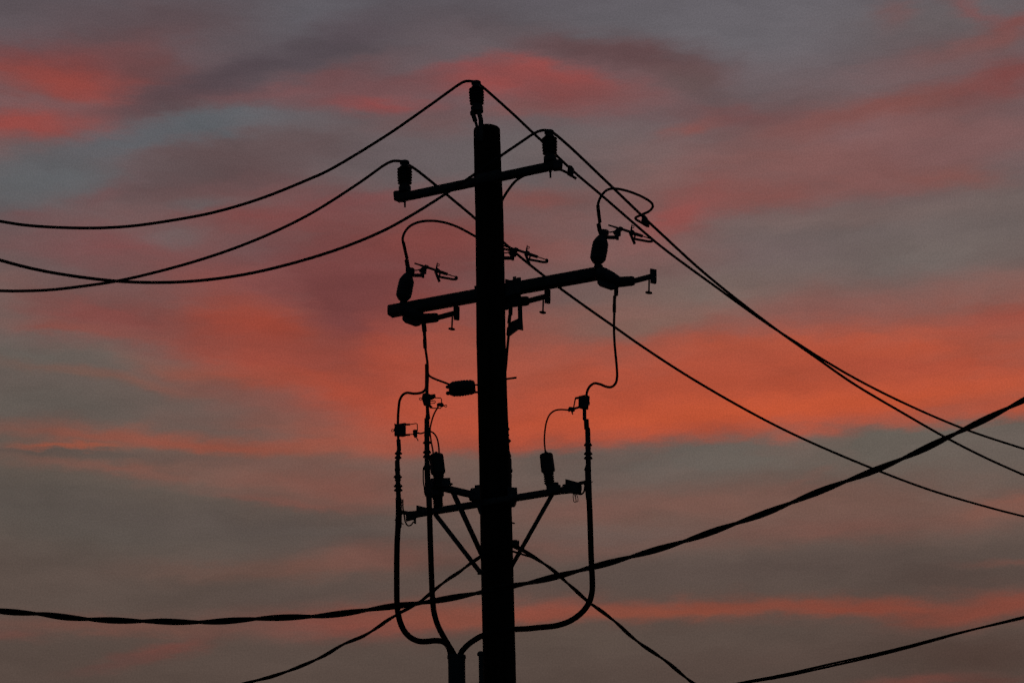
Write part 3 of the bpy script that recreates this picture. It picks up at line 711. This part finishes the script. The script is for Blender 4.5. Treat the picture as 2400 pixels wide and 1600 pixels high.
wire_clamp([(1334, 389), (1340, 391), (1346, 399), (1344, 407), (1343, 414), (1337, 412.5), (1328.5, 407), (1331, 396)], [(1334, 404), (1343, 414), (1350.5, 419)], YC1, 'lumpy clamp on the highest wire just right of the crossarm end')
wire_clamp([(1505, 507), (1511, 506), (1518, 514), (1518, 522), (1521, 527), (1517, 531), (1508, 526), (1502.5, 520)], [(1508, 520), (1515, 529), (1522, 530.5)], YC2, 'lumpy clamp on the right power wire at the end of the jumper loop')

YA1, YA3 = on_arm(AL, AR, 935) - .06, on_arm(AL, AR, 1378) - .06
YA2 = BL.y - .05
GL = 'leads dropping from the fuse cutouts'
lead('drop_lead', [(990, 748), (993, 762), (995, 790), (997, 815), (1000, 836.5), (1002, 853.7), (1002, 875), (1000.4, 894), (999, 905), (995, 915), (985.7, 920.3), (970.4, 922), (953, 920.3), (943.6, 925.5), (936.9, 938), (934.4, 955), (933, 974), (932.5, 1000)], 3.0, YML, YA1,
     'drop lead from the left fuse cutout bending left to the leftmost cable end', 'drop lead', group=GL,
     sleeves=[('sleeve', [(992, 752), (993.5, 762), (995, 776)], 5.8), ('sleeve', [(994.6, 777), (995.5, 790), (995.6, 800), (996.3, 815.5)], [4.2, 4, 4.6, 4.4]),
              ('splice', [(999.4, 853.5), (1001, 875), (1000.6, 894), (999.4, 906), (999, 914)], [3.8, 5, 4.9, 3.8, 3.3])])
lead('drop_lead', [(1444, 670), (1442.5, 690), (1440, 712), (1439.8, 732), (1439, 770), (1440.8, 808.7), (1445.5, 860), (1446.2, 883), (1442.7, 898), (1433, 906.5), (1421.7, 906), (1406, 900), (1393, 898), (1382.5, 905), (1376.7, 915.5), (1373.6, 932), (1371, 950)], 2.95, YMR, YA3,
     'drop lead from the right fuse cutout with an S bend above the right cable end', 'drop lead', group=GL,
     sleeves=[('sleeve', [(1444.5, 668), (1443.8, 692)], 5.2), ('sleeve', [(1440.4, 693.5), (1440, 712), (1439.8, 716), (1439.8, 732)], [3.8, 3.9, 4.4, 4.2])])
lead('drop_lead', [(1196.7, 700), (1196, 738), (1194, 757), (1192, 786), (1189, 818), (1185, 865), (1180, 900), (1177, 975)], 3.1, YMM, Y0 + .2,
     'drop lead from the middle fuse cutout slipping behind the right edge of the pole', 'drop lead', group=GL,
     sleeves=[('sleeve', [(1196.8, 712), (1196.4, 738)], 5), ('sleeve', [(1194.8, 739), (1192.5, 757)], 4)])
lead('drop_lead', [(1001.5, 890), (1001, 905), (1000.5, 925), (1001, 945), (1002, 953)], 4.0, YA1 - .1, YA2, 'short thick lead between the taped splice and the middle cable end', 'drop lead', RUBBER)
lead('arrester_lead', [(1002, 870), (1004.8, 878.6), (1012.4, 884.4), (1027.8, 891), (1050.7, 899.7), (1056, 903)], 2.5, YA1 - .1, Y0 - .15, 'short branch lead from the taped splice to the sideways arrester', 'lead')

# ------------------------------------------------------------------ arresters
sa = thing('surge_arrester', W(1118, 907, Y0 - .15), 'barrel-shaped ribbed arrester lying sideways against the left of the pole', 'arrester')
k = mpp(sa.location)
pr = [(0, 9 * k), (.03, 13.5 * k), (.1, 15.5 * k)]
for i in range(7):
    t = .14 + i * .105; e = (.6, 1, 1.2, 1.3, 1.2, .8, .3)[i]
    pr += [(t, (16.3 + e) * k), (t + .03, (17.4 + e) * k), (t + .07, (17.4 + e) * k)]
pr += [(.9, 16.3 * k), (.96, 15 * k), (1, 11 * k)]
MB().lathe(W(1051.5, 912.5, Y0 - .15), W(1114, 906.2, Y0 - .15), pr).build('housing', POLY, sa)
MB().blob(W(1050, 906.5, Y0 - .16), 6 * k, 4.2 * k, .02).build('terminal_lug', STEEL, sa)
MB().blob(W(1050, 921, Y0 - .16), 5.5 * k, 4.8 * k, .02).build('terminal_lug', STEEL, sa)
MB().tube(path([(1110, 901.6), (1124, 901.6)], Y0 - .13), 2 * k).build('mounting_stud', STEEL, sa)
MB().bar(W(1099, 919.5, Y0 - .14), W(1124, 918.5, Y0 - .13), 5 * k, .03).build('mounting_stud', STEEL, sa)

GA = 'upright arresters on the cable bracket'
Yr = on_arm(AL, AR, 1285)
def v(x, y): return W(x, y, Yr)
ar = thing('surge_arrester', v(1288, 1146), 'upright arrester on the right bracket arm with a thin lead curving from its top', 'arrester', GA)
k = mpp(ar.location)
cp = MB().lathe(v(1279.2, 1057.5), v(1285.6, 1110), [(0, 3 * k), (.06, 4.5 * k), (.12, 14.6 * k), (.155, 15.6 * k), (.86, 16.4 * k), (.91, 15.6 * k), (.95, 12.5 * k), (1, 12 * k)], 8).build('cap', POLY, ar, smooth=False)
pr = [(0, 8 * k)]
for i in range(5):
    t = .04 + i * .185
    pr += [(t, 9 * k), (t + .035, 12.2 * k), (t + .075, 12.6 * k), (t + .11, 9.3 * k)]
pr += [(1, 9 * k)]
MB().lathe(v(1285.6, 1108), v(1288, 1136), pr).build('ribbed_body', POLY, ar)
MB().plate([v(*p) for p in [(1280, 1133), (1296, 1131), (1309, 1132), (1309, 1137), (1314, 1138), (1314, 1150), (1281, 1152)]], .06).build('base_plate', STEEL, ar)
d1 = W(1288 - 258.5, 1146 + 6.5, YA2 + .05) - ar.location
ar2 = copy_thing(ar, d1, 'upper of the two arresters stacked left of the pole, fed by two thin leads', skip=('base_plate',))
d2 = W(1288 - 260.5, 1146 + 57, on_arm(AL, AR, 1026)) - ar.location
ar2.scale = (1.06, 1.06, 1.06)
ar3 = copy_thing(ar, d2, 'lower of the two arresters left of the pole, its ribs just above the bracket arm', skip=('base_plate',))
# the one mostly hidden behind the pole
sh = thing('surge_arrester', W(1182, 1143, Y0 + .2), 'tall arrester nearly hidden behind the pole, its ribs peeping out on the right', 'arrester')
k = mpp(sh.location); axy = [968, 978, 985, 992, 999, 1006, 1013, 1020, 1027, 1034, 1041.5, 1052, 1070.5, 1071.5, 1078, 1100, 1101, 1106, 1110, 1112, 1118, 1124, 1143]
axx = [1187, 1191, 1188, 1192.5, 1189.5, 1195, 1190, 1194, 1191, 1198.3, 1190.5, 1193, 1198.8, 1196.5, 1199.3, 1199.4, 1201.5, 1201.5, 1197.5, 1200, 1200, 1199.5, 1199.5]
pr = [((y - 968) / 175, (x - (1175 + (y - 968) * .04)) * k) for y, x in zip(axy, axx)]
MB().lathe(W(1175, 968, Y0 + .2), W(1182, 1143, Y0 + .2), pr).build('ribbed_body', POLY, sh)

GT = 'thin leads feeding the arresters'
lead('arrester_lead', [(1331.5, 960.4), (1312.6, 959.5), (1299, 962.4), (1287.8, 972), (1281, 988), (1277.2, 1009.2), (1275.9, 1032), (1277.2, 1050), (1278.5, 1060)], 2, YA3, Yr, 'thin curved lead from the right hot-line clamp down to the right arrester', 'lead', group=GT)
lead('arrester_lead', [(1026.8, 953), (1018, 968.5), (1011.5, 987.7), (1008, 1006.8), (1009.6, 1027.9), (1014.4, 1055), (1016, 1068)], 1.9, YA2, YA2 + .05, 'thin lead bowing down from the middle hot-line clamp to the stacked arresters', 'lead', group=GT)
lead('arrester_lead', [(976, 1013), (985.7, 1015.4), (993, 1013.5), (1008.6, 1010.6), (1017, 1015.4), (1024, 1026), (1027.8, 1043), (1029, 1058), (1028, 1070)], 1.9, YA1, YA2 + .06, 'thin lead from the left hot-line clamp arching over to the stacked arresters', 'lead', group=GT)

# ------------------------------------------------------------------ cable risers with their end terminations
GR_ = 'cables rising from the conduit to the bracket'
YC = Y0 - .02
def riser(label, cable, Yt, rc, term, clamp):
    o = thing('riser_cable', W(*cable[-1], YC), label, 'cable', GR_)
    k = mpp(W(*cable[0], Yt))
    MB().tube(smooth_path(path(cable, Yt, YC)), rc * k, 14).build('cable', RUBBER, o)
    # termination: list of (y, centre x, radius)
    pts = [W(x, y, Yt) for y, x, r in term]
    MB().tube(pts, [r * k for y, x, r in term], 18).build('termination', POLY, o)
    c = MB().plate(P2(clamp['block'], Yt), .07).build('hot_clamp', STEEL, o)
    for nm, pts, r in clamp['bits']:
        MB().tube(path(pts, Yt), r * k, 8).build(nm, STEEL, c)
    for (x, y), Rr in clamp['rings']:
        MB().ring(W(x, y, Yt), Rr * k, .9 * k).build('clamp_eye', STEEL, c)
    for pts in clamp['lumps']:
        MB().plate(P2(pts, Yt - .005), .03).build('clamp_jaw', STEEL, c)
    return o, k
def sheds(y0, cx0, y1, cx1, rb, items, step=1.0):      # body from y0 to y1 with disc sheds at the listed heights
    out = [(y0, cx0, rb)]
    for y, r in sorted(items):
        c = cx0 + (cx1 - cx0) * (y - y0) / (y1 - y0)
        out += [(y - 5, c, rb), (y - 3.4, c, rb + (r - rb) * .25), (y, c, r), (y + 1.4, c, r * .97), (y + 2.4, c, rb), (y + 2.8, c, rb)]
    out.append((y1, cx1, rb)); return out
t1 = [(1012, 932.6, 3), (1029, 933.5, 3.1), (1030, 933.8, 5), (1054, 935.5, 5), (1055, 934.5, 5.2)] + sheds(1056, 934.3, 1078, 932.5, 4.6, [(1062, 9.2), (1072, 8.4)]) + [(1079, 931.8, 5), (1081, 931, 5.6)] + sheds(1083, 931, 1165, 934, 5.8, [(1100, 7), (1117, 10.3), (1124, 7.6), (1138.5, 10.6), (1148, 10.6)]) + [(1168, 934, 7.2), (1180, 934.4, 7.2), (1200, 935, 7.4), (1235, 934.5, 6.8)]
o1, k1 = riser('leftmost riser cable, dropping from the far left cable end and curving into the conduit',
   [(934.4, 1170), (934, 1200), (932.5, 1240), (931, 1267), (930, 1310), (929.9, 1360), (930.6, 1413.6), (933.6, 1439.6), (940.5, 1464), (951, 1482.4), (965, 1494.7), (981.8, 1501.6), (1000, 1502.2), (1020, 1500.4), (1037, 1502.3), (1048.7, 1511), (1055, 1526), (1058, 1545)], YA1, 6.75, t1,
   dict(block=[(924, 994.4), (930, 996), (951, 993), (951, 1019), (944, 1021), (930, 1019.5), (924.4, 1019.3), (925.5, 1013), (923.5, 1008), (925.5, 1002)],
        bits=[('jaw_bolt', [(947, 994.6), (961, 994.2)], 2.5), ('jaw_bolt', [(944, 1019), (961, 1018.4)], 2.6), ('bail', [(960, 994.4), (975.5, 991.8), (978, 993.5), (978.3, 1010)], 1.2), ('bail', [(960, 1017.6), (969, 1017.2)], 1.3), ('clamp_tail', [(975, 1022), (980, 1032.7)], 1.1)],
        rings=[((920.4, 1008.4), 2.9)], lumps=[[(967.5, 1009), (972, 1006.8), (978, 1008), (978, 1020), (975.5, 1025), (971, 1024), (968, 1018)]]))
t2 = [(948, 1001.2, 4), (968, 1002.5, 4.4), (980, 1002.8, 6), (981, 1000.5, 6), (1003, 1000.7, 6)] + sheds(1004, 1000.3, 1085, 1001, 6, [(1020, 6.8), (1037, 9.8), (1059.5, 10), (1070, 10)]) + [(1090, 1001.2, 6.6), (1092, 1001.2, 7.6), (1100, 1001, 7.8), (1101, 1001.5, 6.8), (1150, 1003, 7), (1160, 1004, 8.4), (1163, 1005.6, 6.8), (1185, 1006.2, 6.7)]
o2, k2 = riser('middle riser cable just left of the pole, nearly straight down into the conduit',
   [(1004.5, 1150), (1006.3, 1190.6), (1008.6, 1267), (1011.7, 1359), (1014, 1406), (1017.8, 1436.5), (1026, 1464), (1039, 1490), (1052, 1512), (1063, 1531), (1066, 1545)], YA2, 6.7, t2,
   dict(block=[(991, 925), (996, 923.5), (1003, 924), (1010, 927), (1020.5, 925.5), (1021, 928), (1013, 933.5), (1009, 934), (1009, 949.5), (1005, 951), (993, 947), (990.5, 940), (989, 934)],
        bits=[('bail', [(1012, 931.6), (1032.5, 932.2), (1034.8, 935), (1034.8, 947)], 1.25), ('guard_loop', [(1007, 939.8), (1019, 938.7), (1021, 941.8), (1018.4, 944.4), (1007, 945.4)], 1.1),
              ('jaw_bolt', [(1006, 950), (1012, 955)], 3.2), ('bail', [(1012, 956), (1032.5, 956.4), (1035, 952)], 1.3), ('clamp_tail', [(1036, 949), (1042.5, 950.7)], 1.4)],
        rings=[((985.8, 934.6), 2.8), ((1044.8, 951), 2.6)], lumps=[[(1024, 947), (1028, 945), (1037, 944.3), (1041, 949.5), (1037, 952.5), (1029, 951), (1026, 954), (1024, 951)]]))
MB().tube(smooth_path(path([(996, 1090), (992.5, 1097), (992, 1110), (992.3, 1128), (994, 1140), (996, 1158)], YA2 - .02)), 1.5 * k2, 8).build('ground_wire', WIRE, o2)
t3 = [(948, 1369.8, 4), (957.6, 1369.8, 4.4), (982.4, 1370, 4.5), (983.5, 1374, 6), (1004, 1375, 6.1), (1005, 1377.3, 6.1)] + sheds(1008, 1377.4, 1100, 1379.3, 6.2, [(1042.5, 9.9), (1050, 7), (1062.8, 10.5), (1073, 10.6)]) + [(1087, 1379, 7.2), (1101, 1377.5, 8.6), (1103, 1378, 7.3), (1128, 1378.8, 7.4), (1150, 1379, 7.6), (1170, 1380.3, 7)]
o3, k3 = riser('right riser cable, dropping from the right cable end and sweeping under behind the pole',
   [(1379.3, 1120), (1380.5, 1156.5), (1383.4, 1233), (1385.7, 1309.6), (1388.2, 1360), (1387.8, 1384.3), (1382.4, 1406.8), (1370, 1427.4), (1349.7, 1446), (1327.2, 1458.2), (1301, 1465.7), (1265.5, 1469.4), (1237.4, 1472.3), (1205.6, 1474), (1165, 1479), (1130, 1489), (1109, 1500.8), (1092, 1514.6), (1080, 1530), (1076, 1545)], YA3, 6.8, t3,
   dict(block=[(1356, 931), (1366, 928.5), (1372, 927.5), (1382, 931), (1382, 935), (1380, 941), (1382.5, 945), (1379, 949), (1379, 957), (1366, 956), (1355.5, 953)],
        bits=[('jaw_bolt', [(1348, 933), (1360, 931)], 2.8), ('bail', [(1348.5, 933.5), (1344.2, 956)], 1.6), ('jaw_bolt', [(1362, 952.5), (1345, 957.4)], 2.8), ('clamp_tail', [(1339, 962), (1342.6, 971)], 1.5), ('clamp_tail', [(1334, 953.5), (1336, 958)], 1.4)],
        rings=[], lumps=[[(1331.5, 957.5), (1336, 954), (1341, 955), (1346, 955), (1347.5, 961.5), (1341.5, 965.5), (1337, 962), (1333, 964.5), (1331.5, 961)]]))
# straps and wire ties where the cables meet the bracket
MB().bar(W(1356, 1133, YA3 + .03), W(1372, 1129, YA3), 8 * k3, .03).build('cable_strap', STEEL, o3)
MB().tube(path([(1384, 1129), (1389.5, 1128)], YA3), 1.2 * k3, 8).build('strap_bolt', STEEL, o3)
MB().tube(smooth_path(path([(1362, 1158), (1368, 1153), (1370.5, 1143), (1371, 1131)], YA3)), 2 * k3, 8).build('ground_wire', WIRE, o3)
MB().tube(smooth_path(path([(1344, 1154), (1343.4, 1166), (1345.5, 1175), (1348.6, 1176.3), (1350, 1172), (1346, 1156)], YA3 + .02)), .9 * k3, 8).build('wire_tie', WIRE, o3)
MB().tube(smooth_path(path([(1347.5, 1154), (1349.5, 1166), (1351, 1175), (1354, 1174.5), (1354.4, 1167), (1350.5, 1156)], YA3 + .02)), .9 * k3, 8).build('wire_tie', WIRE, o3)
MB().bar(W(938, 1199, YA1), W(956, 1202, YA1 + .04), 9 * k1, .03).build('cable_strap', STEEL, o1)
MB().tube(smooth_path(path([(944, 1172), (944.5, 1190), (947, 1205), (950, 1222), (956, 1231), (963, 1230), (969, 1222)], YA1)), 1.7 * k1, 8).build('ground_wire', WIRE, o1)
MB().tube(smooth_path(path([(947, 1199), (949, 1212), (952, 1228), (958, 1231.5)], YA1)), 1.1 * k1, 8).build('wire_tie', WIRE, o1)
MB().tube(path([(925, 1218.3), (932, 1218.3)], YA1), 1.4 * k1, 8).build('strap_bolt', STEEL, o1)
MB().tube(smooth_path(path([(939, 1222), (942, 1226), (946, 1228)], YA1)), 1.1 * k1, 8).build('wire_tie', WIRE, o1)
MB().tube(smooth_path(path([(938, 1174), (943, 1171.5), (945.5, 1169.5)], YA1)), 1.2 * k1, 8).build('wire_tie', WIRE, o1)
MB().ring(W(943, 1177, YA1), 2 * k1, .8 * k1).build('wire_tie', WIRE, o1)

# ------------------------------------------------------------------ conduits
def conduit(xt, yt, r, Y, label, cap):
    T = W(xt, yt, Y); k = mpp(T)
    o = thing('riser_conduit', (T.x, T.y, 0), label, 'conduit')
    base = Vector((T.x, T.y, 0))
    if cap:
        MB().tube([T - Vector((0, 0, .03)), base], r * k, 16).build('pipe', PIPE, o)
        MB().lathe(T - Vector((0, 0, 12 * k)), T, [(0, 5 * k), (.15, 8 * k), (.6, 8.6 * k), (.9, 6 * k), (1, 2.5 * k)], 16).build('pipe_cap', STEEL, o)
    else:
        p = MB().tube([T, T - Vector((0, 0, .005)), T - Vector((0, 0, .05)), T - Vector((0, 0, .051)), base], [r * k * .97, r * k * 1.0, r * k * 1.0, r * k * .98, r * k], 28).build('pipe', PIPE, o)
        MB().lathe(T + Vector((0, 0, .002)), T - Vector((0, 0, .03)), [(0, r * k * .98), (.1, r * k * 1.06), (.9, r * k * 1.06), (1, r * k * 1.0)], 28).build('collar', PIPE, o)
        MB().bar(T + Vector((r * k * .9, .02, -.255)), T + Vector((.3, .03, -.24)), .03, .05).build('standoff_strap', STEEL, o)
    return o
conduit(1070, 1535, 20.6, YC, 'wide grey conduit left of the pole swallowing the three riser cables', False)
conduit(1126.5, 1525, 5.2, Y0 - .13, 'slim capped conduit running down tight against the left side of the pole', True)

# ------------------------------------------------------------------ twisted service cables
def service(px, Y_a, Y_b, n, r, off, period, label, name='service_cable', cat='cable', phase=0, line=True, first=False, last=True):
    P = [W(*px[0], Y_a), W(*px[-1], Y_b)]
    pts = plan_line(px, P[0], P[1]) if line else path(px, Y_a, Y_b)
    k = mpp(pts[len(pts) // 2]); mid = pts[len(pts) // 2]
    if first: phase -= 2 * math.pi * sum((b - a).length for a, b in zip(run_on(pts, True, False), run_on(pts, True, False)[1:6])) / (period * k)
    pts = run_on(pts, first, last)
    o = thing(name, mid, label, cat)
    for s_ in twist(pts, n, r * k, off * k, period * k, phase):
        MB().tube(s_, r * k, 10).build('strand', RUBBER, o)
    return o, k
big = [(-700, 1250), (-350, 1365), (-150, 1411), (0, 1431), (46, 1434.7), (99.5, 1438.5), (153, 1445.4), (214, 1450.5), (298.5, 1454), (367.4, 1455), (432.4, 1457), (493.7, 1456.5), (555, 1452.6), (612.3, 1448.5), (681, 1445.6), (750, 1442.5), (823, 1434), (890, 1424), (928, 1419), (975.7, 1413.6), (1020, 1407), (1073.7, 1397.5), (1128.8, 1387), (1205.3, 1371.5), (1250, 1363), (1312.6, 1348), (1379.6, 1330.6), (1450, 1312), (1600, 1269), (1698.6, 1235), (1794, 1201.5), (1923, 1150), (2059, 1098), (2144, 1061.6), (2222.4, 1024), (2297.3, 988), (2400, 937.4), (2700, 790), (3100, 590)]
service(big, 13.4, 12.0, 2, 4.25, 3.7, 262, 'thick twisted black cable sagging across the whole view in front of the pole', phase=.9, first=True)
low = [(1400, 1668), (1560, 1636), (1736, 1600), (1838, 1582), (1940, 1559), (2042, 1536.4), (2144, 1511), (2246, 1483), (2400, 1446), (2650, 1385), (3000, 1300)]
service(low, 13.5, 11.5, 2, 2.6, 2.7, 1150, 'two-strand black cable climbing across the bottom right corner', phase=2.45, first=True)
tri = [(1197, 1272), (1217, 1282), (1236, 1294.5), (1256, 1308), (1287.8, 1329), (1308.8, 1346), (1323.5, 1360), (1349.7, 1383), (1379.6, 1410), (1411.4, 1432.5), (1448.8, 1462), (1473.2, 1485), (1503, 1509), (1533, 1529), (1566.7, 1552.7), (1598.5, 1579.5), (1624.7, 1600), (1720, 1662), (1900, 1760), (2200, 1880)]
o_, k_ = service(tri, Y0 - .02, 22.5, 2, 2.75, 1.9, 150, 'twisted service cable leaving the right of the pole and falling to the lower right', phase=.3)
for pts in ([(1196, 1277), (1202.6, 1281), (1226.5, 1292), (1254, 1307.5), (1266, 1316)], [(1196, 1289), (1202.6, 1291.4), (1226.5, 1299), (1245.7, 1304.8), (1262, 1313)]):
    MB().tube(smooth_path(path(pts, Y0, Y0 + .03)), 2.5 * k_, 10).build('strand', RUBBER, o_)
tri2 = [(1150, 1288), (1124, 1305.4), (1108.9, 1315), (1089, 1330), (1073.7, 1341.5), (1052, 1355.5), (1020, 1380), (1004.8, 1393), (988, 1406.5), (963.5, 1421), (939, 1434.5), (910, 1451.5), (890, 1465.6), (853.4, 1488.6), (803.7, 1509.5), (757.8, 1536.5), (704, 1560.5), (643, 1582.5), (574, 1601), (430, 1650), (200, 1715), (-150, 1790)]
service(tri2, Y0 + .05, 19.2, 2, 3.0, 1.5, 140, 'twisted service cable leaving the left of the pole and falling to the lower left', phase=1.2)
dc = thing('cable_connector', W(1208, 1272, Y0), 'small bolted connector on the right edge of the pole where the service cable starts', 'connector')
MB().plate(P2([(1196, 1268), (1204, 1265.5), (1212, 1266), (1217, 1270), (1217, 1278), (1209, 1281), (1204, 1276), (1196, 1278)], Y0 - .02), .04).build('connector_body', STEEL, dc)
MB().tube(path([(1207, 1264.3), (1208, 1271)], Y0 - .02), 1.3 * k_, 8).build('connector_bolt', STEEL, dc)
MB().tube(path([(1215.5, 1265.6), (1216, 1272)], Y0 - .02), 1.3 * k_, 8).build('connector_bolt', STEEL, dc)
